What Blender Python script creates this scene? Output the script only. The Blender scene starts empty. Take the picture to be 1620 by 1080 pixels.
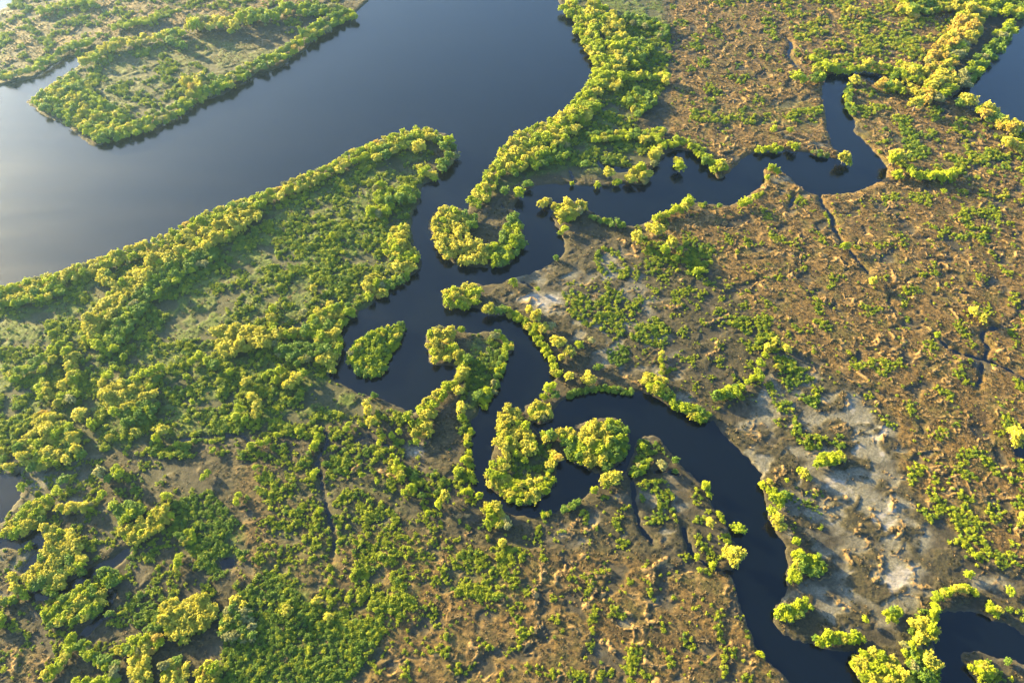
import bpy, math, random
import numpy as np
from mathutils import Matrix

random.seed(11)
rng = np.random.default_rng(11)
S = bpy.context.scene
COL = S.collection

# ------------------------------------------------------------------ camera, sky, sun
CAM_H = 120.0
PITCH = math.radians(55)
FPX = 1080.0                                   # focal length in photo pixels (24 mm on 36 mm, 1620 wide)
cam = bpy.data.cameras.new('camera'); cam.lens = 24; cam.sensor_width = 36
cam.clip_start = 1; cam.clip_end = 20000
camo = bpy.data.objects.new('camera', cam); COL.objects.link(camo)
camo.location = (0, 0, CAM_H); camo.rotation_euler = (math.pi/2 - PITCH, 0, 0)
S.camera = camo

SUN_EL = math.radians(14)
HAZE = .0002
SUN_DIR = (-math.cos(math.radians(34)), math.sin(math.radians(34)))     # ground direction towards the sun
w = bpy.data.worlds.new('World'); S.world = w; w.use_nodes = True
nt = w.node_tree
sky = nt.nodes.new('ShaderNodeTexSky'); sky.sky_type = 'NISHITA'; sky.sun_disc = False
sky.sun_elevation = SUN_EL; sky.sun_rotation = math.atan2(SUN_DIR[0], SUN_DIR[1])
sky.air_density = 1.0; sky.dust_density = 2.0; sky.ozone_density = 3.5
bg = nt.nodes['Background']; bg.inputs['Strength'].default_value = 0.10
nt.links.new(sky.outputs[0], bg.inputs['Color'])
sun = bpy.data.lights.new('sun', 'SUN'); sun.energy = 5.0; sun.angle = math.radians(0.5)
sun.color = (1.0, 0.755, 0.31)
suno = bpy.data.objects.new('sun', sun); COL.objects.link(suno)
# the lamp shines along -Z: tilt it from straight down towards the sun's azimuth
suno.rotation_euler = (math.pi/2 - SUN_EL, 0, math.atan2(SUN_DIR[1], SUN_DIR[0]) + math.pi/2)
S.view_settings.view_transform = 'Standard'; S.view_settings.look = 'None'
S.view_settings.exposure = 3.45; S.view_settings.gamma = 1

# ------------------------------------------------------------------ helpers
cp, sp = math.cos(PITCH), math.sin(PITCH)
def at(px, py, z=0.0):
    u = (px-810)/FPX; v = (540-py)/FPX
    dx, dy, dz = u, cp + v*sp, -sp + v*cp
    t = (z-CAM_H)/dz
    return (dx*t, dy*t)
def depth(px, py, z=0.0):
    v = (540-py)/FPX
    return (z-CAM_H)/(-sp + v*cp)
def to_px(x, y, z=0.0):
    d = y*cp - (z-CAM_H)*sp
    return 810 + FPX*x/d, 540 - FPX*(y*sp + (z-CAM_H)*cp)/d
def world(poly): return np.array([at(*p) for p in poly])

def _hash(ix, iy, s):
    h = (ix*374761393 + iy*668265263 + s*1442695041) & 0x7fffffff
    h = ((h ^ (h >> 13))*1274126177) & 0x7fffffff
    return (h ^ (h >> 16)) & 0xffff
def noise(x, y, s=0):
    ix = np.floor(x).astype(np.int64); iy = np.floor(y).astype(np.int64)
    fx = x-ix; fy = y-iy
    ux = fx*fx*fx*(fx*(fx*6-15)+10); uy = fy*fy*fy*(fy*(fy*6-15)+10)
    def g(a, b):
        t = _hash(ix+a, iy+b, s)*(2*math.pi/65536)
        return np.cos(t)*(fx-a) + np.sin(t)*(fy-b)
    n = (g(0,0)*(1-ux)+g(1,0)*ux)*(1-uy) + (g(0,1)*(1-ux)+g(1,1)*ux)*uy
    return n*1.5
def fbm(x, y, s=0, o=3):
    r = 0; a = 1
    for k in range(o): r = r + a*noise(x*2**k, y*2**k, s+k*17); a *= .5
    return r
def sstep(a, b, x):
    t = np.clip((x-a)/(b-a), 0, 1); return t*t*(3-2*t)
def smooth_loop(p, closed=True, n=3):
    p = np.array(p, float); m = len(p); out = []
    for i in range(m if closed else m-1):
        if closed: a, b, c, d = p[(i-1) % m], p[i], p[(i+1) % m], p[(i+2) % m]
        else: a, b, c, d = p[max(i-1,0)], p[i], p[i+1], p[min(i+2,m-1)]
        for k in range(n):
            t = k/n
            out.append(.5*((2*b)+(-a+c)*t+(2*a-5*b+4*c-d)*t*t+(-a+3*b-3*c+d)*t**3))
    if not closed: out.append(p[-1])
    return np.array(out)
def inside(poly, x, y):
    r = np.zeros(np.shape(x), bool); m = len(poly)
    for i in range(m):
        x0, y0 = poly[i]; x1, y1 = poly[(i+1) % m]
        if y0 == y1: continue
        c = ((y0 > y) != (y1 > y)) & (x < (x1-x0)*(y-y0)/(y1-y0)+x0)
        r ^= c
    return r

# ------------------------------------------------------------------ the water's outlines, read off the photo and laid on the ground
RIVER = [(660,-80),(585,0),(540,37),(503,57),(480,83),(460,87),(457,98),(430,112),(403,117),(397,125),(373,133),(360,147),(333,157),(310,163),(293,177),(277,185),(257,198),(240,203),(217,208),(193,220),(167,227),(153,232),(140,228),(117,208),(97,197),(90,191),(72,185),(57,173),(43,164),(44,160),(64,146),(93,124),(121,107),(130,92),(105,92),(82,105),(60,119),(42,127),(20,131),(0,138),(-60,160),(-130,190),(-130,500),(0,459),(20,459),(67,444),(110,431),(167,412),(207,397),(240,384),(283,364),(320,344),(353,329),(393,317),(417,309),(450,294),(480,282),(513,267),(540,252),(573,237),(603,221),(640,211),(673,204),(690,209),(707,212),(712,222),(722,237),(718,252),(710,267),(693,273),(683,287),(670,293),(663,307),(665,320),(655,333),(653,353),(652,367),(657,390),(668,413),(660,430),(640,442),(620,450),(600,467),(587,483),(570,493),(563,503),(547,507),(540,517),(541,545),(538,572),(521,592),(530,603),(540,607),(560,618),(580,625),(593,627),(617,637),(633,643),(643,652),(657,650),(667,637),(687,625),(700,610),(717,600),(720,587),(717,578),(700,578),(683,577),(678,560),(672,542),(677,527),(693,517),(710,518),(730,523),(747,527),(780,525),(803,537),(813,550),(807,560),(798,568),(793,587),(788,607),(780,617),(775,633),(757,640),(758,653),(747,667),(745,680),(740,690),(742,707),(740,720),(743,740),(747,753),(752,773),(767,790),(790,800),(803,812),(827,817),(850,817),(873,810),(887,807),(907,793),(930,782),(940,773),(957,753),(980,750),(990,747),(1003,713),(1007,697),(1027,688),(1043,692),(1053,707),(1063,717),(1070,728),(1085,742),(1100,757),(1115,770),(1123,787),(1133,807),(1150,833),(1158,853),(1172,870),(1168,893),(1158,907),(1165,933),(1173,960),(1183,987),(1198,1023),(1213,1043),(1233,1060),(1253,1080),(1300,1125),(1390,1125),(1360,1078),(1347,1050),(1357,1030),(1333,1030),(1310,1027),(1283,1018),(1257,1013),(1237,1002),(1225,983),(1227,960),(1240,943),(1248,930),(1243,913),(1245,893),(1243,867),(1237,853),(1227,840),(1217,823),(1215,807),(1208,783),(1203,760),(1203,750),(1190,733),(1177,720),(1170,713),(1150,693),(1137,677),(1130,662),(1120,667),(1100,663),(1080,653),(1060,643),(1033,627),(1013,620),(987,620),(963,615),(943,613),(923,617),(903,627),(887,637),(878,647),(875,665),(860,670),(845,669),(843,674),(850,683),(880,683),(893,682),(905,675),(925,668),(945,662),(967,660),(985,668),(995,685),(992,708),(990,723),(973,740),(953,750),(933,743),(910,733),(900,725),(887,730),(882,740),(877,757),(880,763),(863,783),(840,797),(817,798),(797,787),(773,773),(767,757),(772,743),(773,730),(780,717),(787,690),(792,677),(788,653),(803,642),(823,649),(830,651),(832,640),(850,634),(862,627),(860,617),(873,607),(883,593),(878,577),(873,563),(863,547),(853,530),(840,517),(827,505),(803,498),(773,500),(757,488),(727,488),(703,487),(702,477),(705,462),(727,457),(743,449),(760,449),(767,452),(790,448),(803,443),(817,438),(850,428),(873,415),(890,403),(893,383),(883,363),(877,353),(873,335),(887,321),(910,318),(928,325),(933,333),(957,345),(997,357),(1020,353),(1040,340),(1060,332),(1080,322),(1100,320),(1123,323),(1147,325),(1160,323),(1177,313),(1193,303),(1210,287),(1207,275),(1213,266),(1230,266),(1237,273),(1252,282),(1267,297),(1283,307),(1300,308),(1330,307),(1357,302),(1383,292),(1400,282),(1403,267),(1397,257),(1380,237),(1363,220),(1350,208),(1353,193),(1345,180),(1340,163),(1340,150),(1345,133),(1347,124),(1357,119),(1373,127),(1383,132),(1413,134),(1423,138),(1433,137),(1433,130),(1413,125),(1397,122),(1380,115),(1360,112),(1333,115),(1310,120),(1305,130),(1300,143),(1302,163),(1307,180),(1308,200),(1313,220),(1320,235),(1328,242),(1325,253),(1310,248),(1293,247),(1280,242),(1260,240),(1240,238),(1213,238),(1190,243),(1170,257),(1160,267),(1150,277),(1135,285),(1130,273),(1123,257),(1110,248),(1097,242),(1080,238),(1067,238),(1050,248),(1043,258),(1030,270),(1027,287),(1010,293),(990,290),(963,295),(927,295),(907,293),(873,292),(853,293),(833,303),(820,315),(813,330),(818,340),(827,360),(828,380),(820,397),(813,410),(797,422),(767,423),(733,420),(707,410),(692,393),(690,380),(678,363),(680,345),(690,334),(707,327),(727,330),(737,335),(742,324),(755,302),(772,275),(790,254),(792,235),(817,219),(843,205),(860,195),(880,184),(900,174),(910,159),(927,145),(930,134),(942,124),(942,100),(937,70),(917,50),(907,33),(905,23),(890,10),(882,0),(840,-80)]
TEARDROP = [(640,513),(642,523),(633,540),(617,563),(610,577),(607,590),(587,598),(567,593),(550,573),(550,560),(563,543),(583,530),(607,520),(627,514)]
PONDS = [
 [(1720,-10),(1620,42),(1603,50),(1590,63),(1577,83),(1560,98),(1547,113),(1530,130),(1520,143),(1503,157),(1520,158),(1545,165),(1553,170),(1577,176),(1577,182),(1600,189),(1620,194),(1720,220)],
 [(1480,973),(1500,968),(1527,967),(1553,973),(1573,982),(1593,987),(1610,997),(1620,1005),(1690,1030),(1690,1060),(1620,1048),(1600,1043),(1573,1037),(1547,1030),(1523,1032),(1520,1040),(1530,1057),(1540,1077),(1547,1090),(1540,1130),(1480,1130),(1487,1073),(1485,1050),(1477,1020),(1483,997)],
 [(-70,735),(0,750),(20,752),(35,743),(33,763),(33,783),(20,800),(7,820),(0,827),(-70,850)],
 [(-60,856),(0,855),(20,853),(47,847),(63,823),(72,833),(72,853),(80,873),(67,887),(50,900),(33,907),(40,893),(53,877),(60,867),(20,867),(0,867),(-60,868)],
 [(350,885),(362,883),(376,890),(368,897),(352,900)],
 [(945,255),(960,262),(993,266),(990,273),(955,270)],
 [(1605,705),(1640,698),(1640,730),(1607,720)],
 [(-80,-60),(30,-60),(22,0),(0,17),(-80,70)],
]
CREEKS = [   # polyline, width in photo pixels
 ([(205,870),(180,890),(157,897),(133,913),(110,927),(90,937),(60,943),(40,940)], 12),
 ([(177,930),(173,953),(163,973),(143,993),(132,1003)], 11),
 ([(508,668),(513,680),(518,700),(503,725),(507,753),(517,803),(530,853),(523,887)], 5.5),
 ([(267,700),(300,694),(350,690),(383,690),(395,700)], 4),
 ([(1483,533),(1503,553),(1530,563),(1557,570),(1590,583),(1640,612)], 5),
 ([(1557,568),(1563,550),(1553,537),(1560,523),(1580,519)], 5),
 ([(1554,573),(1550,600),(1543,617)], 4),
 ([(1298,306),(1300,323),(1313,340),(1318,360),(1323,370)], 5),
 ([(1323,370),(1345,398),(1357,413),(1373,433)], 3),
 ([(1243,60),(1252,73),(1247,87),(1260,107)], 3.5),
 ([(995,748),(1000,765),(1002,787),(1007,813),(1017,837),(1033,860)], 6),
 ([(1080,830),(1085,850),(1093,873),(1113,890),(1140,903),(1160,906)], 6),
 ([(1078,752),(1055,745),(1020,748),(995,748)], 5),
 ([(900,268),(907,283),(912,293)], 4),
 ([(793,323),(797,330)], 4),
 ([(825,447),(833,449),(845,458)], 4),  # dark shadow line, laid down as a strip of creek water
 ([(1257,310),(1252,322),(1248,330)], 4),
 ([(560,700),(585,690),(600,702),(620,705)], 3),
 ([(1165,590),(1172,600),(1180,615)], 3),
]
X0, X1, Y0, Y1, GS = -205.0, 205.0, -12.0, 262.0, 0.5
gx = np.arange(X0, X1+GS, GS); gy = np.arange(Y0, Y1+GS, GS)
GX, GY = np.meshgrid(gx, gy)
D = np.full(GX.shape, 12.0)
def seg_dist(D, a, b, ra=0.0, rb=0.0, reach=12.0):
    i0 = max(int((min(a[0],b[0])-reach-X0)/GS), 0); i1 = min(int((max(a[0],b[0])+reach-X0)/GS)+2, D.shape[1])
    j0 = max(int((min(a[1],b[1])-reach-Y0)/GS), 0); j1 = min(int((max(a[1],b[1])+reach-Y0)/GS)+2, D.shape[0])
    if i1 <= i0 or j1 <= j0: return
    px = GX[j0:j1,i0:i1]-a[0]; py = GY[j0:j1,i0:i1]-a[1]
    ex, ey = b[0]-a[0], b[1]-a[1]; L = ex*ex+ey*ey+1e-9
    t = np.clip((px*ex+py*ey)/L, 0, 1)
    d = np.hypot(px-t*ex, py-t*ey) - (ra+(rb-ra)*t)
    D[j0:j1,i0:i1] = np.minimum(D[j0:j1,i0:i1], d)
wet = np.zeros(GX.shape, bool)
for lp in [RIVER, TEARDROP] + PONDS:
    q = smooth_loop(world(lp), True, 3)
    wet ^= inside(q, GX, GY)
    for i in range(len(q)): seg_dist(D, q[i], q[(i+1) % len(q)])
SD = np.where(wet, -D, D)
C = np.full(GX.shape, 12.0)
for pl, wd in CREEKS:
    q = smooth_loop(world(pl), False, 3); n = len(q)
    rs = [(.10 if wd > 6 else -.02) + 0.5*wd*depth(*to_px(*p))/FPX * (0.45 if k in (0, n-1) else 1.0) for k, p in enumerate(q)]
    for i in range(n-1): seg_dist(C, q[i], q[i+1], rs[i], rs[i+1])
SD = np.minimum(SD, C)

RIDGES = [[(858,897),(855,920),(843,933),(850,953),(845,973),(852,987),(842,1000)],[(927,877),(913,887),(900,897),(883,907),(877,923)],[(943,830),(933,838),(923,840)],[(915,823),(900,837),(912,850)],[(933,920),(935,943),(923,960)],[(947,927),(955,950)],[(1053,883),(1033,900),(1027,917)],[(1023,970),(1025,987)],[(1000,987),(1020,1003)],[(950,1010),(970,1030)],[(945,913),(965,908)],
 [(1360,830),(1353,843)],[(1393,883),(1387,910),(1380,920)],[(1333,867),(1347,893)],[(1410,777),(1410,807)],[(1423,820),(1420,850)],[(1373,800),(1383,817)],[(1313,787),(1340,790)],[(1297,770),(1290,778)],[(1327,953),(1335,965)],[(1150,500),(1130,510),(1118,515)],[(1133,540),(1133,557),(1120,562)],[(1390,530),(1387,547)],[(1427,533),(1427,547)],[(1347,580),(1393,577)],[(903,480),(950,477)],[(973,380),(1000,390),(1007,410)],[(1033,427),(1060,433),(1080,445)],[(1047,480),(1060,490),(1080,483)],[(1000,500),(1020,490)],
 [(745,815),(720,818)],[(745,840),(733,848)],[(700,890),(690,895)],[(600,745),(625,757)],[(575,733),(560,748)],[(985,595),(1010,610)],[(30,1040),(25,1060)],[(1150,930),(1140,945)],[(1180,985),(1185,1000)],[(1573,745),(1590,740),(1610,742)],[(1583,782),(1605,790)],[(1440,925),(1470,928)],[(1240,950),(1237,935)],[(1230,755),(1240,742),(1225,745)]]
RIDGE = np.full(GX.shape, 12.0)
for pl in RIDGES:
    q = smooth_loop(world(pl), False, 4)
    for i in range(len(q)-1): seg_dist(RIDGE, q[i], q[i+1], reach=4.0)
def raster(polys, blur=3):
    m = np.zeros(GX.shape)
    for item in polys:
        poly, v = item if isinstance(item, tuple) else (item, 1.0)
        m = np.maximum(m, inside(world(poly), GX, GY)*v)
    for _ in range(blur):
        for ax in (0, 1):
            m = (np.roll(m, 1, ax)+np.roll(m, -1, ax)+np.roll(m, 2, ax)+np.roll(m, -2, ax)+m)/5
    return m
RUST = raster([
 ([(1060,-80),(1540,-80),(1480,120),(1660,320),(1660,900),(1560,900),(1430,760),(1410,650),(1230,540),(1130,430),(1000,400),(1040,345),(1180,320),(1060,220)], 1.0),
 ([(0,20),(300,-20),(600,-60),(480,30),(300,40),(160,70),(0,110)], .6),
 ([(280,60),(440,30),(440,80),(330,110),(280,90)], .35),
 ([(540,820),(760,860),(1150,880),(1270,1110),(540,1110)], .62),
 ([(360,720),(500,720),(540,860),(700,980),(700,1110),(380,1110)], .45),
 ([(0,1000),(120,1000),(100,1110),(-60,1110)], .5),
 ([(1240,1010),(1130,1110),(1100,900),(1180,930)], .5),
 ([(1360,150),(1500,180),(1620,230),(1620,320),(1420,300),(1380,220)], .7),
], 5)
MUD = raster([
 ([(770,450),(880,405),(1000,400),(1030,440),(1080,570),(1130,660),(1010,615),(920,570),(880,500)], .42),
 ([(1150,670),(1240,560),(1420,660),(1440,740),(1480,860),(1470,960),(1400,1000),(1240,1000),(1250,850)], .5),
 ([(800,455),(860,462),(905,480),(870,500),(850,492),(810,470)], 1.0),
 ([(1325,625),(1345,630),(1365,660),(1340,658)], 1.0), ([(1340,690),(1400,672),(1412,700),(1345,722)], 1.0),
 ([(1288,745),(1325,738),(1355,775),(1310,782)], 1.0), ([(1280,800),(1340,808),(1335,822),(1285,816)], .95),
 ([(1375,780),(1412,795),(1432,850),(1390,842)], .95), ([(1380,920),(1440,890),(1460,850),(1455,910),(1410,952),(1382,942)], 1.0),
 ([(1418,935),(1468,950),(1445,965)], 1.0), ([(635,708),(692,693),(692,715),(640,727)], 1.0), ([(548,636),(585,640),(578,662)], .9),
 ([(50,742),(88,748),(60,766)], .95), ([(33,958),(62,963),(52,978)], .9), ([(1525,910),(1590,905),(1600,930),(1540,935)], .7),
 ([(940,400),(1000,395),(990,430),(950,440)], .75), ([(960,1040),(1000,860),(1060,860),(1060,960)], .25),
 ([(1000,750),(1060,740),(1100,800),(1060,870),(1010,850)], .4), ([(820,830),(1000,770),(1010,840),(920,880)], .3),
 ([(0,720),(150,720),(170,830),(60,960),(0,960)], .45), ([(1170,250),(1290,300),(1180,320)], .45), ([(1180,255),(1290,195),(1310,240),(1200,240)],.3),
], 2)
GREEN = raster([
 ([(-60,470),(250,395),(420,330),(600,240),(700,220),(660,330),(650,440),(540,520),(530,600),(640,660),(480,680),(150,720),(-60,720)], .75),
 ([(50,150),(130,80),(330,60),(470,80),(290,170),(170,225),(100,195)], .6),
 ([(890,-20),(1050,-20),(1060,130),(1000,200),(1050,225),(1000,285),(860,280),(740,330),(900,190),(950,140)], .75),
 ([(350,1100),(360,960),(420,900),(500,960),(600,1000),(590,1040),(540,1100)], 1.0), ([(270,800),(330,775),(395,860),(340,920),(280,850)], 1.0),
 ([(1350,130),(1420,150),(1500,290),(1400,260),(1360,210)], .4), ([(1090,165),(1300,160),(1300,205),(1090,200)], .5),
 ([(745,530),(800,545),(770,650),(720,690),(735,600)], .9), ([(790,720),(870,690),(880,740),(840,780),(780,770)], .8), (TEARDROP, 1.0), ([(420,720),(620,740),(680,850),(680,960),(600,1030),(500,960),(400,900)], .4), ([(0,720),(280,730),(330,850),(200,900),(0,900)], .3), ([(700,860),(840,850),(840,960),(690,950)], .5),
 ([(1480,970),(1440,960),(1420,1080),(1490,1080)], .6),
], 4)

# ------------------------------------------------------------------ ground: one sheet, fine where the photo looks, stretching to the horizon
def axis(lo, hi, step_lo, step_hi, far):
    v = [lo]
    while v[-1] < hi: v.append(v[-1]+step_lo+(step_hi-step_lo)*(v[-1]-lo)/(hi-lo))
    v = np.array(v); ext = []; s = 2.0; p = 0
    while p < far: p += s; s *= 1.5; ext.append(p)
    ext = np.array(ext)
    return np.concatenate([lo-ext[::-1], v, v[-1]+ext])
xs = axis(-190, 190, .30, .30, 6000); ys = axis(2, 246, .21, .42, 6000)
XX, YY = np.meshgrid(xs, ys)
def samp(A, x, y):
    fx = np.clip((x-X0)/GS, 0, A.shape[1]-1.001); fy = np.clip((y-Y0)/GS, 0, A.shape[0]-1.001)
    i = fx.astype(int); j = fy.astype(int); fx = fx-i; fy = fy-j
    return (A[j,i]*(1-fx)+A[j,i+1]*fx)*(1-fy)+(A[j+1,i]*(1-fx)+A[j+1,i+1]*fx)*fy
ridge_out = []
def terrain(x, y):
    d = samp(SD, x, y) + .35*noise(x/1.7, y/1.7, 3) + .2*noise(x/.7, y/.7, 4)
    mud, rust, green = samp(MUD, x, y), samp(RUST, x, y), samp(GREEN, x, y)
    mudn = .93*mud + .38*fbm((x+.6*y)/6, (y-.5*x)/3.2, 9, 4)
    # low turf benches, wet hollows and narrow grassy ridges
    wx = x + 1.2*noise(x/3, y/3, 31); wy = y + 1.2*noise(x/3, y/3, 32)
    t = fbm((wx+.4*wy)/7, (wy-.3*wx)/5, 21, 4) + .35*rust - .50*np.clip(mudn, 0, 1.2) + .18
    turf = sstep(-.12, .2, t)
    land = sstep(.1, 1.6, d)
    rg = 1-np.abs(fbm((wx+.5*wy)/4.6, (wy-.3*wx)/3.6, 61, 2))
    rg = sstep(.90, .99, rg)*sstep(-.1, .35, noise(x/6, y/6, 62)+.35*np.clip(rust+mud*.9, 0, 1)-.08)*(.75+.5*noise(x/3, y/3, 66))*np.clip(.15+rust+mud*.9-.6*green, 0, 1)
    rd = samp(RIDGE, x, y) + .45*noise(x/1.1, y/1.1, 63) + .40*noise(x/.6, y/.6, 64)
    rg = np.maximum(rg*1.0, (.7+.6*noise(x/3.2, y/3.2, 65))*np.exp(-(rd/.27)**2)*1.3)*land
    h = np.where(d < 0, np.maximum(-1.2, d*.8), .28*sstep(0, .5, d))
    h = h + land*(turf*(.16+.10*rust) + .12*noise(x/9, y/9, 41) + turf*(.10*noise(x/2.3, y/2.3, 43)+.10*np.abs(noise(x/1.1, y/1.1, 44))+.08*noise(x/.55, y/.55, 45)) + .03*noise(x/.9, y/.9, 46)) + .36*rg
    ridge_out.append(rg)
    return h, d, turf, mudn, rust, green
HH, DD, TURF, MUDN, RU, GR = terrain(XX, YY); RG = ridge_out[0]
ny, nx = XX.shape
co = np.stack([XX, YY, HH], -1).reshape(-1, 3)
idx = np.arange(ny*nx).reshape(ny, nx)
quads = np.stack([idx[:-1,:-1], idx[:-1,1:], idx[1:,1:], idx[1:,:-1]], -1).reshape(-1, 4)
def mesh_np(name, co, faces, k):
    me = bpy.data.meshes.new(name)
    me.vertices.add(len(co)); me.vertices.foreach_set('co', np.ascontiguousarray(co, np.float32).ravel())
    me.loops.add(faces.size); me.loops.foreach_set('vertex_index', np.ascontiguousarray(faces, np.int32).ravel())
    me.polygons.add(len(faces)); me.polygons.foreach_set('loop_start', np.arange(0, faces.size, k, dtype=np.int32))
    me.update(calc_edges=True)
    return me
gm = mesh_np('ground', co, quads, 4)
gm.polygons.foreach_set('use_smooth', np.ones(len(quads), bool))
def fattr(me, name, v):
    a = me.attributes.new(name, 'FLOAT', 'POINT'); a.data.foreach_set('value', np.ascontiguousarray(v, np.float32).ravel())
fattr(gm, 'turf', TURF); fattr(gm, 'mud', MUDN); fattr(gm, 'rust', RU); fattr(gm, 'growth', GR); fattr(gm, 'shore', DD); fattr(gm, 'ridge', RG)

class NT:
    def __init__(s, name):
        s.m = bpy.data.materials.new(name); s.m.use_nodes = True; s.t = s.m.node_tree
        s.b = s.t.nodes['Principled BSDF']; s.out = s.t.nodes['Material Output']
    def n(s, typ, **kw):
        o = s.t.nodes.new(typ)
        for k, v in kw.items(): setattr(o, k, v)
        return o
    def l(s, a, b): s.t.links.new(a, b)
    def val(s, x, sock):
        if hasattr(x, 'is_output') or hasattr(x, 'links'): s.l(x, sock)
        else: sock.default_value = x
    def attr(s, name): return s.n('ShaderNodeAttribute', attribute_name=name).outputs['Fac']
    def math(s, op, a, b=0.0):
        o = s.n('ShaderNodeMath', operation=op); s.val(a, o.inputs[0]); s.val(b, o.inputs[1]); return o.outputs[0]
    def noise(s, scale, detail=3, rough=.6, vec=None):
        o = s.n('ShaderNodeTexNoise'); o.inputs['Scale'].default_value = scale; o.inputs['Detail'].default_value = detail; o.inputs['Roughness'].default_value = rough
        if vec is None:
            if not hasattr(s, 'tc'): s.tc = s.n('ShaderNodeNewGeometry').outputs['Position']
            vec = s.tc
        s.l(vec, o.inputs['Vector']); return o.outputs['Fac']
    def ramp(s, fac, lo, hi):
        o = s.n('ShaderNodeMapRange', interpolation_type='SMOOTHSTEP'); s.val(fac, o.inputs[0]); o.inputs[1].default_value = lo; o.inputs[2].default_value = hi; return o.outputs[0]
    def mix(s, f, a, b):
        o = s.n('ShaderNodeMix', data_type='RGBA'); s.val(f, o.inputs[0])
        for x, k in ((a, 6), (b, 7)):
            if isinstance(x, tuple): o.inputs[k].default_value = (*x, 1)
            else: s.l(x, o.inputs[k])
        return o.outputs[2]

g = NT('marsh_ground')
fine = g.noise(2.6, 4, .7); mid = g.noise(.55, 4, .65); big = g.noise(.09, 3, .6); grit = g.noise(7.0, 2, .6)
turf_dry = g.mix(g.ramp(fine, .35, .68), (.035,.022,.007), (.125,.077,.026))
turf_dry = g.mix(g.ramp(mid, .5, .72), turf_dry, (.058,.036,.013))
turf_olive = g.mix(g.ramp(fine, .35, .68), (.014,.013,.006), (.042,.035,.016))
turf_olive = g.mix(g.ramp(mid, .55, .75), turf_olive, (.055,.040,.020))
mp = g.n('ShaderNodeMapping'); mp.inputs['Rotation'].default_value = (0, 0, .55); mp.inputs['Scale'].default_value = (.35, 1.5, 1)
g.l(g.tc, mp.inputs['Vector']); streak = g.noise(1.3, 4, .7, mp.outputs[0])
patch = g.noise(.16, 5, .62); patch2 = g.noise(.31, 4, .6)
turf_dry = g.mix(g.math('MULTIPLY', g.ramp(streak, .52, .72), .75), turf_dry, (.17,.112,.045))
turf_dry = g.mix(g.math('MULTIPLY', g.ramp(patch, .48, .60), .8), turf_dry, g.mix(g.ramp(fine, .35, .7), (.034,.030,.008), (.088,.072,.020)))
turf_dry = g.mix(g.math('MULTIPLY', g.ramp(patch2, .50, .64), .75), turf_dry, g.mix(g.ramp(streak, .38, .65), (.070,.045,.017), (.20,.132,.058)))
turf_olive = g.mix(g.math('MULTIPLY', g.ramp(streak, .52, .72), .6), turf_olive, (.085,.066,.032))
dark = g.noise(.22, 5, .65)
turf_dry = g.mix(g.math('MULTIPLY', g.ramp(dark, .52, .66), .8), turf_dry, (.026,.017,.007))
turf = g.mix(g.ramp(g.math('ADD', g.attr('rust'), g.math('MULTIPLY', g.math('SUBTRACT', big, .5), .8)), .2, .75), turf_olive, turf_dry)
grn = g.mix(g.ramp(fine, .35, .7), (.028,.050,.005), (.080,.112,.014))
turf = g.mix(g.math('MULTIPLY', g.ramp(g.math('ADD', g.attr('growth'), g.math('MULTIPLY', g.math('SUBTRACT', mid, .5), .9)), .3, .9), .8), turf, grn)
hollow = g.mix(g.ramp(mid, .35, .7), (.018,.016,.009), (.045,.037,.023))
hollow = g.mix(g.ramp(g.attr('mud'), .15, .7), hollow, g.mix(g.ramp(fine, .35, .7), (.072,.066,.044), (.14,.127,.095)))
hollow = g.mix(g.ramp(g.math('ADD', g.attr('mud'), g.math('MULTIPLY', g.math('SUBTRACT', mid, .5), .9)), .74, .97), hollow, g.mix(g.ramp(streak, .35, .65), (.135,.118,.093), (.225,.203,.172)))
hollow = g.mix(g.math('MULTIPLY', g.attr('growth'), .6), hollow, (.034,.044,.012))
c = g.mix(g.attr('turf'), hollow, turf)
c = g.mix(g.math('MULTIPLY', g.ramp(g.attr('ridge'), .1, .6), .85), c, g.mix(fine, (.17,.105,.042), (.33,.21,.090)))
c = g.mix(g.math('MULTIPLY', g.ramp(grit, .62, .8), .6), c, (.10,.07,.038))
wetf = g.ramp(g.attr('shore'), .35, .05)
c = g.mix(g.math('MULTIPLY', wetf, .75), c, (.035,.030,.020))
hs = g.n('ShaderNodeHueSaturation'); hs.inputs['Saturation'].default_value = 1.1; hs.inputs['Value'].default_value = .86; g.l(c, hs.inputs['Color'])
g.l(hs.outputs[0], g.b.inputs['Base Color']); g.b.inputs['Roughness'].default_value = .9
g.b.inputs['Specular IOR Level'].default_value = .25
bp = g.n('ShaderNodeBump'); bp.inputs['Strength'].default_value = .55; bp.inputs['Distance'].default_value = .25
g.l(g.math('ADD', g.math('MULTIPLY', fine, .7), g.math('MULTIPLY', grit, .4)), bp.inputs['Height']); g.l(bp.outputs[0], g.b.inputs['Normal'])
gm.materials.append(g.m)
go = bpy.data.objects.new('ground', gm); COL.objects.link(go); go['kind'] = 'structure'

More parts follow.
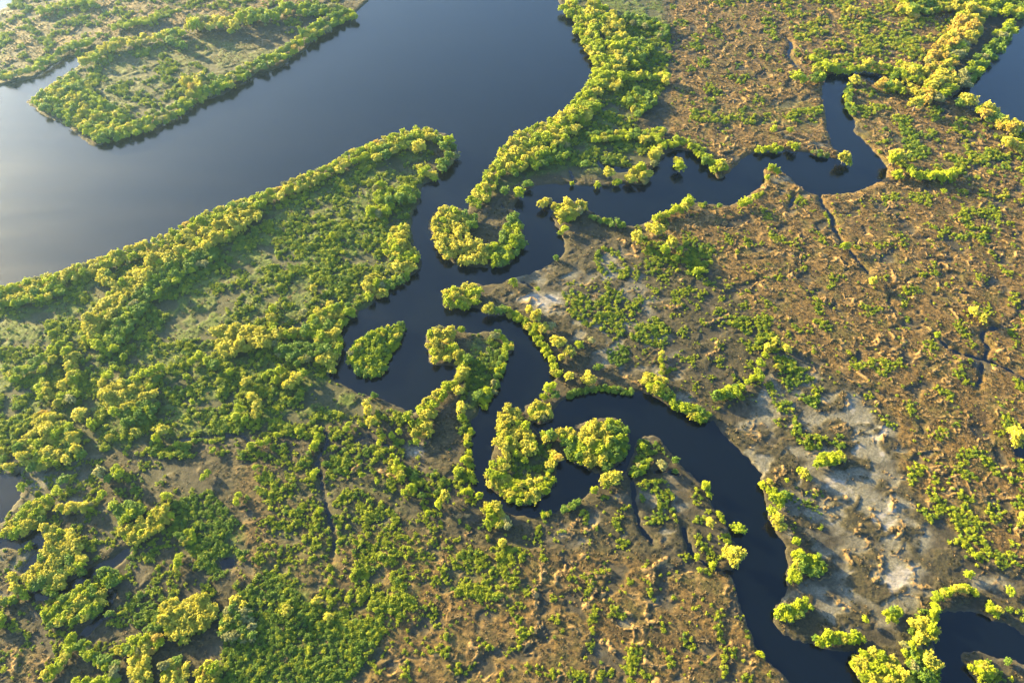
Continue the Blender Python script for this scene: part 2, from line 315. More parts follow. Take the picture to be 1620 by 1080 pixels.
wm = NT('water')
wm.b.inputs['Base Color'].default_value = (.0008,.0016,.0028,1); wm.b.inputs['Roughness'].default_value = .20; wm.b.inputs['IOR'].default_value = 1.333
st = wm.noise(.035, 3, .55)
wmp = wm.n('ShaderNodeMapping'); wmp.inputs['Rotation'].default_value = (0, 0, -.5); wmp.inputs['Scale'].default_value = (.010, .055, 1); wm.l(wm.tc, wmp.inputs['Vector'])
wr = wm.n('ShaderNodeMapRange'); wm.l(wm.noise(1.0, 4, .6, wmp.outputs[0]), wr.inputs[0]); wr.inputs[1].default_value = .3; wr.inputs[2].default_value = .7; wr.inputs[3].default_value = .15; wr.inputs[4].default_value = .215
wm.l(wr.outputs[0], wm.b.inputs['Roughness'])
wb = wm.n('ShaderNodeBump'); wb.inputs['Strength'].default_value = .12; wb.inputs['Distance'].default_value = .12
wv = wm.noise(1.1, 3, .6)
wm.l(wm.math('MULTIPLY', wv, wm.ramp(st, .35, .65)), wb.inputs['Height']); wm.l(wb.outputs[0], wm.b.inputs['Normal'])
wme = mesh_np('water', np.array([(-6500,-6500,0),(6500,-6500,0),(6500,6700,0),(-6500,6700,0)]), np.array([[0,1,2,3]]), 4)
wme.materials.append(wm.m)
wo = bpy.data.objects.new('water', wme); COL.objects.link(wo); wo['kind'] = 'structure'

# ------------------------------------------------------------------ foliage materials and plant meshes
def leaf_mat(name, dark, light, trans=.22):
    m = NT(name)
    oi = m.n('ShaderNodeObjectInfo').outputs['Random']
    nz = m.noise(.7, 4, .7)
    f = m.math('ADD', m.math('MULTIPLY', oi, .3), m.math('MULTIPLY', nz, .85))
    col = m.mix(m.ramp(f, .15, .95), dark, light)
    m.l(col, m.b.inputs['Base Color']); m.b.inputs['Roughness'].default_value = .6; m.b.inputs['Specular IOR Level'].default_value = .25
    tr = m.n('ShaderNodeBsdfTranslucent'); m.l(col, tr.inputs['Color'])
    mx = m.n('ShaderNodeMixShader'); mx.inputs[0].default_value = trans
    m.l(m.b.outputs[0], mx.inputs[1]); m.l(tr.outputs[0], mx.inputs[2]); m.l(mx.outputs[0], m.out.inputs['Surface'])
    return m.m
LEAF = {  # gold and deep green also put clumps' sunlit and shaded sides into colour
 'gold':  leaf_mat('golden_leaves', (.215,.215,.016), (.49,.43,.042)),
 'lime':  leaf_mat('yellow_green_leaves', (.155,.215,.006), (.34,.37,.008)),
 'green': leaf_mat('deep_green_leaves', (.075,.14,.012), (.15,.22,.022)),
 'amber': leaf_mat('amber_leaves', (.27,.20,.025), (.48,.34,.050)),
 'pale':  leaf_mat('pale_grey_green_leaves', (.15,.16,.045), (.27,.26,.09)),
}
LOW = {'lime': leaf_mat('low_yellow_green_leaves', (.115,.155,.007), (.29,.315,.012)), 'green': leaf_mat('low_deep_green_leaves', (.055,.11,.008), (.135,.195,.015)), 'gold': leaf_mat('low_golden_leaves', (.17,.16,.014), (.38,.32,.03)), 'pale': LEAF['pale']}
bk = NT('bark'); bk.l(bk.mix(bk.ramp(bk.noise(6, 3), .4, .7), (.10,.075,.05), (.22,.17,.12)), bk.b.inputs['Base Color']); bk.b.inputs['Roughness'].default_value = .9
sn = NT('bleached_wood'); sn.l(sn.mix(sn.ramp(sn.noise(5, 3), .4, .7), (.30,.26,.21), (.48,.43,.36)), sn.b.inputs['Base Color']); sn.b.inputs['Roughness'].default_value = .9

def leaves(P, N, size, r):
    """one folded leaf-spray quad for every point P, facing roughly along N"""
    n = len(P)
    N = N + r.normal(0, .8, (n, 3)); N /= np.linalg.norm(N, axis=1)[:, None]
    a = np.cross(N, r.normal(0, 1, (n, 3))); a /= np.linalg.norm(a, axis=1)[:, None]
    b = np.cross(N, a); s = (size*r.uniform(.6, 1.35, n))[:, None]
    co = np.stack([P-a*s, P-b*s*.62+N*s*.15, P+a*s, P+b*s*.62+N*s*.15], 1).reshape(-1, 3)
    return co, np.arange(4*n).reshape(n, 4)
def crown_mesh(name, mat, seed, puffs, per, leaf, flat=.78, spread=.72, pr=(.09,.19), rag=.16):
    r = np.random.default_rng(seed); P = []; N = []
    lob = r.uniform(.55, 1.22, 7)
    for k in range(puffs):
        z = 1 - 1.55*(k+.5)/puffs
        an = k*2.39996 + r.normal(0, .35)
        rad = math.sqrt(max(0, 1-z*z)) * lob[int((an % (2*math.pi))/(2*math.pi)*7)]
        q = r.uniform(.5, 1.06)
        c0 = np.array([math.cos(an)*rad*q*spread*1.08, math.sin(an)*rad*q*spread*1.08, z*spread*flat*q])
        c0 += r.normal(0, rag*.5, 3)
        R = r.uniform(*pr)
        d = r.normal(0, 1, (per, 3)); d[:,2] += .35; d /= np.linalg.norm(d, axis=1)[:, None]
        P.append(c0 + d*R*r.uniform(.55, 1.12, per)[:, None]*np.array([1, 1, .85])); N.append(d)
    co, f = leaves(np.concatenate(P), np.concatenate(N), leaf, r)
    me = mesh_np(name, co, f, 4); me.materials.append(mat)
    return me
def tube(verts, faces, a, b, ra, rb, n=6):
    a = np.array(a); b = np.array(b); d = (b-a)/np.linalg.norm(b-a)
    u = np.cross(d, (.31,.95,.1)); u /= np.linalg.norm(u); v = np.cross(d, u); o = len(verts)
    for p, r in ((a, ra), (b, rb)):
        for k in range(n):
            t = 2*math.pi*k/n; verts.append(p + (u*math.cos(t)+v*math.sin(t))*r)
    for k in range(n): faces.append((o+k, o+(k+1) % n, o+n+(k+1) % n, o+n+k))
def trunk_mesh(name, mat, seed, limbs=7, top=1.0, r0=.085):
    r = random.Random(seed); V = []; F = []
    p = (0, 0, -.15); q = (r.uniform(-.08,.08), r.uniform(-.08,.08), .38*top); s = (q[0]+r.uniform(-.1,.1), q[1]+r.uniform(-.1,.1), .9*top)
    tube(V, F, p, q, r0, r0*.75); tube(V, F, q, s, r0*.75, r0*.4)
    for k in range(limbs):
        t = r.uniform(.0, .9); o = [q[i]+(s[i]-q[i])*t for i in range(3)]
        an = k*2.4+r.uniform(-.3,.3); L = r.uniform(.4,.7)
        m = (o[0]+math.cos(an)*L*.5, o[1]+math.sin(an)*L*.5, o[2]+L*.28); e = (o[0]+math.cos(an)*L, o[1]+math.sin(an)*L, o[2]+L*.75)
        tube(V, F, o, m, r0*.42, r0*.28, 5); tube(V, F, m, e, r0*.28, r0*.1, 5)
    for k in range(5):                              # prop roots
        an = k*1.257+r.uniform(-.3,.3); L = r.uniform(.16,.3)
        tube(V, F, (0,0,.2), (math.cos(an)*L, math.sin(an)*L, -.18), r0*.4, r0*.22, 5)
    me = mesh_np(name, np.array(V), np.array(F), 4); me.materials.append(mat)
    return me
CROWN = {c: [crown_mesh('mangrove_crown', LEAF[c], 100+7*k, 92+5*k, 26, .070, flat=(.72,.85,.95,.78,.66)[k]) for k in range(5)] for c in LEAF}
TRUNK = [trunk_mesh('mangrove_trunk', bk.m, k) for k in range(3)]
SHRUB = {c: [crown_mesh('shrub', LOW[c], 300+5*k, 30+2*k, 24, .10, flat=.7, pr=(.18,.3), rag=.3) for k in range(4)] for c in ('lime','green','gold','pale')}
SCRUB = {c: [crown_mesh('scrub_plant', LOW[c], 500+5*k, 18, 18, .14, flat=.6, pr=(.18,.34), rag=.4) for k in range(3)] for c in ('lime','green','gold')}
def tuft_mesh(name, mat, seed, n=26):
    r = np.random.default_rng(seed); V = []; F = []
    for k in range(n):
        a = r.uniform(0, 6.283); b = r.uniform(0, .35); L = r.uniform(.5, 1.0); lean = r.uniform(.15, .9)
        o = np.array([math.cos(a)*b, math.sin(a)*b, -.05]); d = np.array([math.cos(a)*lean, math.sin(a)*lean, 1.0]); d /= np.linalg.norm(d)
        s = np.array([-math.sin(a), math.cos(a), 0])*.075; i = len(V)
        V += [o-s, o+s, o+d*L*.6+s*.8, o+d*L*.6-s*.8]; F.append((i, i+1, i+2, i+3))
        tip = o+d*L+np.array([math.cos(a), math.sin(a), -.4])*.25*lean
        V += [V[i+3], V[i+2], tip+s*.2, tip-s*.2]; F.append((i+4, i+5, i+6, i+7))
    me = mesh_np(name, np.array(V), np.array(F), 4); me.materials.append(mat); return me
TUFT = [tuft_mesh('grass_tuft', leaf_mat('rusty_grass', (.05,.034,.012), (.10,.068,.027), .25), 1), tuft_mesh('grass_tuft', leaf_mat('straw_grass', (.095,.066,.027), (.19,.132,.056), .25), 2),
        tuft_mesh('grass_tuft', leaf_mat('olive_grass', (.024,.024,.009), (.048,.044,.017), .25), 3)]

# ------------------------------------------------------------------ where the trees stand
COLS = ('gold', 'lime', 'green', 'amber', 'pale')
G = (.68,.2,.02,.05,.05); GL = (.45,.45,.04,.03,.03); L_ = (.14,.78,.06,0,.02); LG = (.12,.45,.38,.01,.04); DG = (0,.2,.73,0,.07); AM = (.42,.1,.1,.33,.05); PL = (.3,.25,.2,0,.25)
trees = []                                          # (x px, y px, crown radius px, colour)
def pick(wt): return rng.choice(len(wt), p=np.array(wt)/sum(wt))
def one(x, y, r, c): trees.append((x, y, r, c))
def pack(cands, r0, wt, var=.28, gap=.98):
    acc = []
    for x, y in cands:
        r = .87*r0*rng.uniform(1-var, 1+var)
        if all((x-a)**2*1.0+((y-b)*1.15)**2 > (gap*.5*(r+q))**2 for a, b, q in acc):
            acc.append((x, y, r)); one(x, y, r, COLS[pick(wt)])
def belt(pl, hw, r, wt, gap=.98):
    q = smooth_loop(pl, False, 6); sl = np.hypot(*np.diff(q, axis=0).T); L = sl.sum()
    n = int(L*max(2*hw, r)/(r*r)*11)+8; cum = np.concatenate([[0], np.cumsum(sl)]); cands = []
    for _ in range(n):
        s = rng.uniform(0, L); i = min(np.searchsorted(cum, s)-1, len(sl)-1); i = max(i, 0)
        t = (s-cum[i])/sl[i]; p = q[i]*(1-t)+q[i+1]*t; d = (q[i+1]-q[i])/sl[i]
        o = rng.uniform(-hw, hw); cands.append((p[0]-d[1]*o, p[1]+d[0]*o))
    pack(cands, r, wt, gap=gap)
def fill(poly, r, wt, gap=.98):
    p = np.array(poly, float); lo, hi = p.min(0), p.max(0); n = int((hi-lo).prod()/(r*r)*12)+10
    c = rng.uniform(lo, hi, (n, 2)); c = c[inside(p, c[:,0], c[:,1])]
    pack(c, r, wt, gap=gap)
# far island
belt([(560,18),(500,48),(455,82),(400,108),(350,136),(310,154),(260,186),(200,208),(155,220)], 7, 6.5, LG)
fill([(50,162),(68,148),(115,120),(135,128),(150,150),(190,175),(205,203),(155,224),(120,203),(90,185)], 6.5, (.3,.45,.25))
belt([(0,121),(40,115),(75,100),(106,79),(150,66)], 4, 5.5, LG); belt([(132,100),(160,84),(185,72),(240,62),(290,54)], 5, 7, GL)
belt([(300,40),(345,36),(372,46)], 8, 9, GL); belt([(380,30),(430,24),(460,14)], 7, 9, LG); belt([(470,18),(540,20)], 7, 7, DG); belt([(270,60),(290,75)], 5, 7, DG)
fill([(292,125),(318,120),(322,142),(305,148)], 8, G); fill([(310,125),(360,120),(370,135),(320,150)], 7, DG)
belt([(60,20),(130,5),(150,8)], 4, 5, L_); belt([(180,45),(250,30)], 4, 5, L_)
# near bank of the wide river
belt([(-20,468),(60,450),(110,436),(165,418),(205,403),(240,391),(290,368),(350,337),(400,322),(450,302),(510,276),(560,249),(610,228),(660,213),(690,217)], 8, 7.5, GL)
belt([(405,330),(360,362),(300,390),(250,420),(210,450),(178,482),(150,512),(141,545)], 14, 8.5, (.85,.15,0))
belt([(340,395),(280,430),(230,470),(200,510),(165,560)], 12, 8, DG)  # deep green crowns paint the shadow side of the golden belt
belt([(0,478),(50,470),(100,455)], 8, 8, (.4,.3,.3)); belt([(160,440),(180,445)], 8, 9, G)
belt([(110,555),(117,600),(120,623),(83,632),(63,607)], 7, 8, GL); belt([(20,600),(60,575),(110,540)], 6, 7, LG)
belt([(590,245),(640,230),(665,235)], 9, 8, (.5,.1,.4)); one(665,234,11,'gold'); one(610,246,10,'green')
belt([(690,218),(712,236),(710,254),(694,266)], 6, 9, LG)
belt([(595,292),(602,312),(620,325),(598,335),(585,342)], 6, 8, L_); belt([(600,318),(635,308),(660,315)], 9, 8.5, LG); belt([(664,268),(690,280)], 5, 8, L_)
fill([(607,393),(620,363),(643,360),(650,387),(663,410),(653,430),(627,427)], 8.5, G)
belt([(648,436),(620,447),(600,460)], 5, 7, LG); fill([(576,450),(590,438),(608,445),(606,465),(585,475)], 8.5, G)
fill([(495,500),(520,482),(556,480),(562,500),(540,515),(538,560),(525,588),(505,570),(500,540),(480,530)], 9, (.4,.35,.25))
fill([(340,525),(360,514),(400,520),(430,527),(430,545),(390,553),(360,562),(345,545)], 9.5, (.95,.05,0)); belt([(430,528),(470,528),(490,520)], 5, 8, GL)
fill([(430,545),(500,548),(495,572),(440,565)], 9, DG)  # shade right of the golden grove, put into deep green leaf colour
# U-shaped peninsula
fill([(683,348),(700,332),(727,335),(737,352),(747,380),(770,395),(765,416),(730,414),(702,403),(692,380)], 8.5, (.9,.1,0))
fill([(735,338),(756,345),(752,362),(740,360)], 7, DG); fill([(770,395),(790,385),(800,360),(814,340),(825,360),(825,385),(813,406),(795,418),(765,418)], 8, (.05,.3,.65))  # greener right flank: the clump's shaded side put into leaf colour
# right bank of the wide river
belt([(898,5),(918,30),(932,60),(947,90),(948,125),(930,150),(903,182),(865,205),(825,225),(800,247),(783,277),(762,307),(748,328)], 11, 8.2, (.4,.6,0))
belt([(930,15),(965,40),(980,75),(975,110),(960,140)], 16, 8.2, (.5,.35,.15)); belt([(960,125),(1010,122),(1060,126)], 5, 8, L_)
belt([(940,158),(905,195),(870,225),(835,245),(805,268)], 14, 8.5, (.55,.4,.05)); belt([(990,30),(1050,45),(1040,60)], 8, 6, DG); belt([(985,80),(1020,75),(1000,100)], 10, 7, DG)
belt([(900,238),(860,255),(840,262)], 7, 7, DG); fill([(985,160),(1010,140),(1040,160),(1010,185)], 6.5, LG); belt([(930,220),(1000,215),(1050,210)], 6, 6, LG)
one(1020,220,10,'gold'); one(1040,222,8,'lime'); one(820,306,9,'lime'); one(798,304,8,'green'); one(835,292,7,'green')
belt([(992,283),(1012,272),(1024,284)], 6, 9, G); one(963,275,9,'gold'); one(945,292,7,'lime'); one(905,290,5,'lime'); one(925,260,8,'green'); one(977,288,7,'lime')
belt([(1032,258),(1043,235),(1075,226),(1095,233),(1115,246),(1126,260),(1142,268)], 5, 7, L_); belt([(1136,262),(1150,272)], 3, 8, GL); one(1035,247,10,'gold')
one(1075,262,11,'lime'); one(1073,254,7,'gold')
belt([(1195,238),(1235,234)], 3, 6, L_); one(1258,233,8,'lime'); one(1250,230,6,'gold'); belt([(1285,240),(1312,246)], 3, 5, DG); one(1336,250,11,'gold'); one(1343,255,7,'lime'); one(1223,206,6,'lime'); one(1248,208,5,'lime')
one(1262,122,11,'lime'); one(1270,130,7,'lime'); belt([(1287,115),(1300,106),(1322,103)], 5, 8, L_); belt([(1285,128),(1300,124)], 5, 7, DG); belt([(1310,110),(1370,107),(1400,113),(1440,124)], 4, 6.5, (.3,.5,.2)); one(1373,102,8,'gold'); one(1285,96,6,'lime')
# trees between the loop and the right lake
one(1352,127,8,'gold'); belt([(1390,134),(1412,138),(1440,145),(1470,152)], 5, 8, AM)
belt([(1545,15),(1532,42),(1512,70),(1492,92),(1482,112),(1490,132),(1500,150)], 20, 9.5, AM)
belt([(1602,40),(1575,75),(1545,105),(1518,132)], 10, 8, DG); fill([(1410,-10),(1640,-10),(1620,30),(1560,20),(1440,20)], 8, (.35,.3,.35)); belt([(1420,110),(1450,120),(1475,140)], 9, 8.5, (.6,.4,0))
one(1348,18,9,'gold'); one(1530,158,13,'gold'); one(1518,165,8,'green'); belt([(1550,172),(1578,190),(1612,206)], 8, 9, AM); one(1450,165,13,'gold'); one(1465,160,8,'amber'); belt([(1590,225),(1620,235)], 6, 9, GL); belt([(1420,15),(1450,25)], 5, 7, G)
one(1420,246,13,'gold'); one(1410,255,9,'lime'); belt([(1436,266),(1450,278),(1490,280),(1515,274)], 5, 8, L_); belt([(1412,278),(1425,280)], 3, 7, L_); belt([(1344,132),(1343,160),(1350,182)], 4, 5, DG); one(1492,305,5,'lime')
# south bank of the creek
one(1090,321,11,'lime'); one(1082,329,8,'gold'); one(1180,321,9,'lime'); one(1172,326,6,'lime'); one(1192,313,6,'lime'); one(1220,268,8,'lime'); one(1228,272,7,'lime'); one(1213,282,5,'lime'); one(1137,328,5,'green'); one(1115,323,4,'green')
fill([(877,330),(900,319),(926,324),(928,336),(905,350),(884,352)], 8.5, G); one(860,321,10,'gold'); one(868,317,6,'pale'); belt([(935,345),(990,358)], 3, 6, DG)
one(1008,376,12,'gold'); one(1040,366,13,'gold'); one(1028,362,8,'gold'); one(1062,388,11,'gold'); one(1052,398,9,'lime'); one(1075,398,8,'lime'); one(1068,410,7,'lime'); one(1100,432,7,'lime'); one(1110,428,6,'lime'); belt([(1035,348),(1060,338),(1080,331)], 4, 7, L_)
fill([(706,464),(745,450),(760,458),(753,483),(706,484)], 8.5, (.75,.25,0)); one(773,490,11,'gold'); one(788,492,9,'green'); one(797,490,7,'green')
belt([(803,493),(833,511),(853,536),(868,560),(878,578),(883,594)], 4, 6.5, L_); one(838,490,7,'gold'); one(848,503,11,'gold'); one(860,520,10,'gold'); one(872,518,8,'pale'); one(883,543,11,'gold'); one(900,558,10,'gold'); one(888,566,7,'gold'); one(915,546,8,'lime'); one(935,540,7,'pale'); one(850,516,8,'lime')
one(810,446,7,'lime'); one(815,452,5,'lime'); one(851,458,5,'lime'); one(880,408,6,'green'); one(893,363,7,'lime'); one(886,367,5,'lime')
one(870,613,10,'lime'); one(900,597,9,'gold'); one(932,603,10,'gold'); one(930,592,6,'gold'); one(880,625,8,'green'); belt([(897,628),(925,616),(960,615),(1000,620)], 3, 5, DG); one(860,628,8,'lime')
fill([(835,645),(850,636),(870,645),(873,662),(855,668),(840,662)], 8, G); fill([(1013,600),(1030,592),(1050,602),(1055,622),(1030,622)], 8.5, G); belt([(1055,625),(1080,645),(1120,660)], 6, 7.5, LG); belt([(1046,558),(1046,592)], 2, 5, L_)
# J-shaped peninsula and teardrop island
fill([(676,530),(695,520),(712,522),(722,540),(715,570),(690,574),(680,558)], 8.5, G); belt([(718,550),(730,575),(728,600),(705,616),(690,632)], 5, 8, (.4,.6,0)); one(733,590,10,'gold'); one(726,620,9,'gold'); one(730,648,10,'gold'); one(731,660,8,'lime'); one(740,570,9,'green'); one(730,522,7,'lime')
fill([(662,648),(675,630),(695,640),(692,660),(670,662)], 8.5, (.9,.1,0)); fill([(652,680),(668,665),(685,672),(682,690),(660,692)], 8, G); one(646,660,9,'lime'); one(652,670,7,'lime'); one(658,698,7,'lime'); one(632,684,7,'lime'); one(620,690,6,'lime')
belt([(783,529),(806,544),(796,568),(786,600),(775,625),(762,640)], 4, 6.5, LG); belt([(755,630),(775,620)], 6, 8, LG); belt([(747,680),(738,690)], 3, 6, L_)
fill(TEARDROP, 5, (.05,.6,.35)); belt([(555,565),(575,545),(600,530)], 6, 7, L_)
# C-shaped peninsula
fill([(790,655),(803,643),(822,652),(830,672),(846,690),(843,718),(800,722),(788,700)], 8.5, (.85,.15,0)); fill([(770,755),(778,735),(795,725),(800,750),(822,765),(855,760),(870,745),(878,758),(860,780),(840,793),(817,794),(797,785),(775,770)], 7.5, (.6,.35,.05))
belt([(855,690),(885,690),(910,684)], 6, 8.5, (.5,.1,.4)); fill([(925,674),(945,666),(960,672),(965,700),(950,735),(935,738),(915,728),(912,705)], 8.5, (.75,.25,0)); fill([(960,666),(985,672),(993,688),(990,718),(970,737),(950,745),(962,700)], 8, (0,.35,.65)); fill([(893,700),(912,695),(915,730),(900,724)], 8, DG); belt([(870,740),(880,720)], 6, 9, G); one(830,728,7,'lime')  # right half of the big clump greener: its shaded side coloured in
# west bank of the meander
belt([(741,700),(743,740),(749,762)], 3, 6, L_); one(735,728,8,'lime'); one(725,745,8,'lime'); fill([(765,795),(790,800),(797,830),(775,838),(768,815)], 8.5, GL); one(800,820,8,'pale'); one(803,832,7,'pale'); one(794,858,7,'gold'); one(757,784,8,'lime'); one(771,850,4,'lime')
belt([(728,782),(748,776)], 3, 7, L_); one(704,788,10,'gold'); one(695,798,8,'lime'); one(676,812,6,'lime'); belt([(618,722),(630,742),(634,758)], 5, 8, GL); one(652,771,8,'lime'); one(640,780,7,'lime'); one(635,755,8,'lime'); one(573,752,6,'lime'); one(597,763,5,'lime'); one(667,785,7,'green')
one(583,650,9,'gold'); one(588,668,10,'gold'); one(580,640,8,'gold'); one(592,625,6,'green'); one(605,690,5,'lime'); one(600,700,6,'lime'); one(548,680,6,'lime'); one(552,672,6,'lime')
one(964,758,13,'gold'); one(957,766,8,'lime'); one(940,775,7,'lime'); one(975,752,8,'gold'); belt([(857,816),(872,811)], 2, 5, L_); belt([(892,807),(915,794)], 4, 6, DG)
one(1016,706,7,'lime'); one(1068,728,7,'green'); one(1047,736,8,'pale'); one(1068,744,5,'green'); fill([(1005,735),(1030,728),(1020,748),(995,752)], 6, DG)
# the big channel, lower right
one(1117,768,10,'lime'); one(1121,781,6,'lime'); one(1170,835,11,'lime'); one(1163,880,15,'gold'); one(1152,874,10,'gold'); one(1127,893,7,'lime'); belt([(1136,808),(1144,826)], 2, 6, L_); one(1122,826,8,'gold'); one(1103,880,6,'lime'); one(1203,1034,6,'lime'); one(1107,902,5,'lime')
belt([(1210,762),(1222,785),(1235,795)], 6, 8.5, L_); one(1240,783,9,'green'); one(1228,822,11,'gold'); one(1233,834,9,'gold'); one(1222,810,8,'lime'); one(1258,857,8,'lime'); belt([(1262,875),(1258,905),(1252,920)], 7, 8.5, L_); fill([(1265,880),(1295,880),(1303,900),(1285,912),(1268,905)], 8, (0,.4,.6))
belt([(1228,968),(1250,970),(1278,955)], 9, 8, (.1,.75,.15)); one(1271,752,9,'gold'); one(1265,744,6,'lime'); one(1278,758,6,'gold'); fill([(1282,735),(1300,720),(1335,717),(1340,728),(1305,738)], 8.5, L_); one(1244,761,5,'lime')
belt([(1288,1017),(1320,1010),(1365,1008)], 7, 8, L_); fill([(1347,1045),(1372,1028),(1400,1035),(1425,1055),(1445,1085),(1380,1085),(1355,1065)], 9, (.8,.2,0)); fill([(1438,985),(1460,980),(1482,995),(1478,1012),(1450,1010)], 9, (.85,.15,0)); one(1467,1042,12,'gold'); one(1478,1052,9,'gold'); fill([(1425,1020),(1450,1015),(1480,1065),(1470,1085),(1440,1060)], 8, DG)
belt([(1477,978),(1478,955),(1492,938),(1518,930)], 4, 8, L_); belt([(1515,928),(1545,938)], 3, 8, L_); belt([(1560,955),(1575,972)], 4, 7.5, L_); one(1577,965,8,'gold'); one(1600,934,9,'lime'); one(1532,908,7,'lime'); fill([(1396,970),(1415,962),(1428,962),(1415,985),(1405,982)], 7, L_); fill([(1530,1052),(1560,1046),(1572,1062),(1555,1075)], 6.5, L_); one(1593,1046,6,'green'); one(1367,980,6,'lime')
# lone trees on the open marsh
one(1336,389,9,'lime'); one(1380,446,9,'gold'); one(1539,494,10,'gold'); one(1553,505,8,'gold'); one(1604,690,12,'gold'); one(1608,703,9,'gold'); one(1597,682,7,'gold'); one(1616,818,9,'gold'); one(1540,880,5,'lime')
for x, y, r, c in [(1213,551,7,'gold'),(1226,540,8,'gold'),(1222,550,6,'gold'),(1243,551,8,'gold'),(1210,563,6,'lime'),(1202,576,7,'lime'),(1200,588,7,'lime'),(1203,598,6,'lime'),(1190,598,6,'lime'),(1182,605,6,'lime'),(1173,613,6,'lime'),(1229,580,6,'gold'),(1483,530,6,'lime')]: one(x, y, r, c)
belt([(1165,618),(1130,632)], 7, 8, (.1,.4,.5)); belt([(1085,645),(1118,662)], 6, 7.5, L_)
# lower left
fill([(70,832),(108,838),(131,860),(131,893),(87,933),(50,930),(40,912),(67,885),(77,867)], 9, (.75,.15,.1)); belt([(20,925),(40,938)], 5, 8, GL); one(22,912,8,'gold'); one(85,940,7,'green'); one(130,905,8,'green'); one(46,863,7,'lime')
fill([(67,973),(100,949),(138,922),(160,930),(168,950),(143,980),(80,988)], 8, (.35,.45,.2)); fill([(155,898),(178,900),(195,915),(178,925),(162,915)], 8.5, DG); one(175,970,7,'green')
fill([(5,845),(40,802),(78,785),(85,797),(50,840),(15,851)], 8, (.35,.5,.15)); belt([(95,806),(130,804),(148,803)], 5, 7.5, GL); one(92,778,8,'lime'); one(37,770,9,'lime'); one(160,748,10,'pale'); one(172,757,8,'green'); one(190,752,10,'lime'); one(185,742,7,'lime'); one(164,782,7,'lime'); one(158,790,5,'lime'); one(100,760,9,'green')
fill([(28,715),(50,682),(80,667),(112,672),(122,700),(135,720),(90,735),(50,745)], 9, (.6,.25,.15)); fill([(52,672),(66,650),(85,655),(80,670)], 8, G); one(125,655,11,'gold'); one(146,673,9,'lime'); one(15,738,9,'gold'); one(8,727,8,'green'); one(0,715,9,'gold'); one(35,705,9,'gold')
fill([(160,622),(200,604),(235,607),(248,622),(210,640),(185,658),(170,640)], 8.5, (.8,.1,.1)); fill([(190,660),(235,630),(255,640),(235,670),(200,672)], 8, DG)
fill([(192,840),(235,818),(268,799),(271,818),(250,842),(212,863)], 8.5, (.65,.35,0)); fill([(180,800),(215,795),(235,808),(190,830)], 8, (0,.5,.5)); fill([(282,845),(305,840),(310,858),(290,862)], 7, (.1,.2,.4,0,.3)); one(264,785,8,'lime')
fill([(256,958),(285,950),(328,942),(344,960),(338,985),(300,1003),(266,1000)], 9, (.95,.05,0)); fill([(350,968),(375,958),(400,975),(400,1015),(355,1010)], 8.5, (.1,.2,.4,0,.3)); one(372,950,9,'gold'); one(386,958,8,'gold'); one(360,970,9,'pale'); belt([(262,1000),(300,1012)], 6, 8, (.4,.4,.2))
fill([(182,1030),(215,1010),(248,1002),(258,1018),(228,1038)], 8.5, GL); belt([(72,1072),(98,1048),(115,1015),(113,1002)], 6, 8, L_); belt([(130,1015),(148,1040),(175,1052),(190,1060)], 7, 8, LG); fill([(205,1045),(235,1042),(240,1080),(215,1085)], 9, G); fill([(258,1050),(280,1042),(300,1055),(290,1080),(265,1080)], 9, G); fill([(312,1060),(330,1045),(348,1060),(345,1085),(320,1085)], 9, G); belt([(120,1078),(150,1080),(190,1072)], 5, 8, L_); belt([(230,1000),(262,985)], 5, 7, DG)
one(283,890,9,'lime'); one(285,880,6,'lime'); one(280,900,7,'gold'); one(500,745,7,'lime'); one(495,752,6,'lime'); one(507,808,7,'lime'); one(375,795,6,'lime'); one(378,783,6,'lime'); one(455,966,9,'gold'); one(500,950,7,'gold'); one(520,975,8,'gold')
belt([(5,955),(25,948)], 4, 7, LG); belt([(5,970),(0,998)], 4, 7, LG); one(3,990,8,'lime'); one(322,756,6,'lime'); one(330,748,6,'lime'); one(405,740,5,'lime')
# bright bushes inside the left land
for x, y, r, c in [(315,562,9,'lime'),(328,572,8,'lime'),(340,578,9,'green'),(305,572,7,'lime'),(240,590,9,'lime'),(255,585,9,'lime'),(228,592,8,'lime'),(250,600,7,'green'),(430,590,10,'lime'),(445,588,9,'lime'),(437,602,8,'lime'),(420,597,7,'lime'),(172,595,9,'lime'),(180,583,8,'lime'),(163,605,8,'gold'),(390,605,11,'gold'),(400,628,9,'gold'),(408,642,10,'gold'),(404,655,8,'gold'),(470,600,11,'gold'),(458,612,10,'gold'),(480,592,8,'lime'),(380,648,8,'lime'),(372,660,8,'lime'),(388,662,8,'lime'),(365,590,8,'lime'),(258,682,11,'gold'),(248,693,8,'lime'),(215,682,8,'gold'),(174,693,7,'gold'),(335,700,5,'lime'),(280,704,5,'lime'),(339,714,5,'lime'),(396,705,8,'lime'),(412,702,7,'lime'),(424,698,6,'lime'),(438,688,6,'lime'),(471,682,5,'lime'),(503,690,7,'lime'),(500,702,7,'lime'),(508,679,5,'lime'),(495,708,6,'lime'),(430,503,8,'gold'),(432,515,7,'lime'),(432,490,8,'lime'),(480,495,7,'pale'),(496,457,7,'gold'),(300,624,5,'lime'),(295,597,6,'lime'),(480,570,7,'gold'),(470,577,7,'green'),(305,637,6,'lime'),(215,602,7,'lime'),(525,374,6,'lime'),(120,590,7,'lime'),(40,587,6,'lime'),(70,585,7,'lime'),(100,610,8,'gold'),(195,565,7,'lime'),(110,565,9,'gold'),(85,570,8,'gold')]:
    one(x, y, r, c)

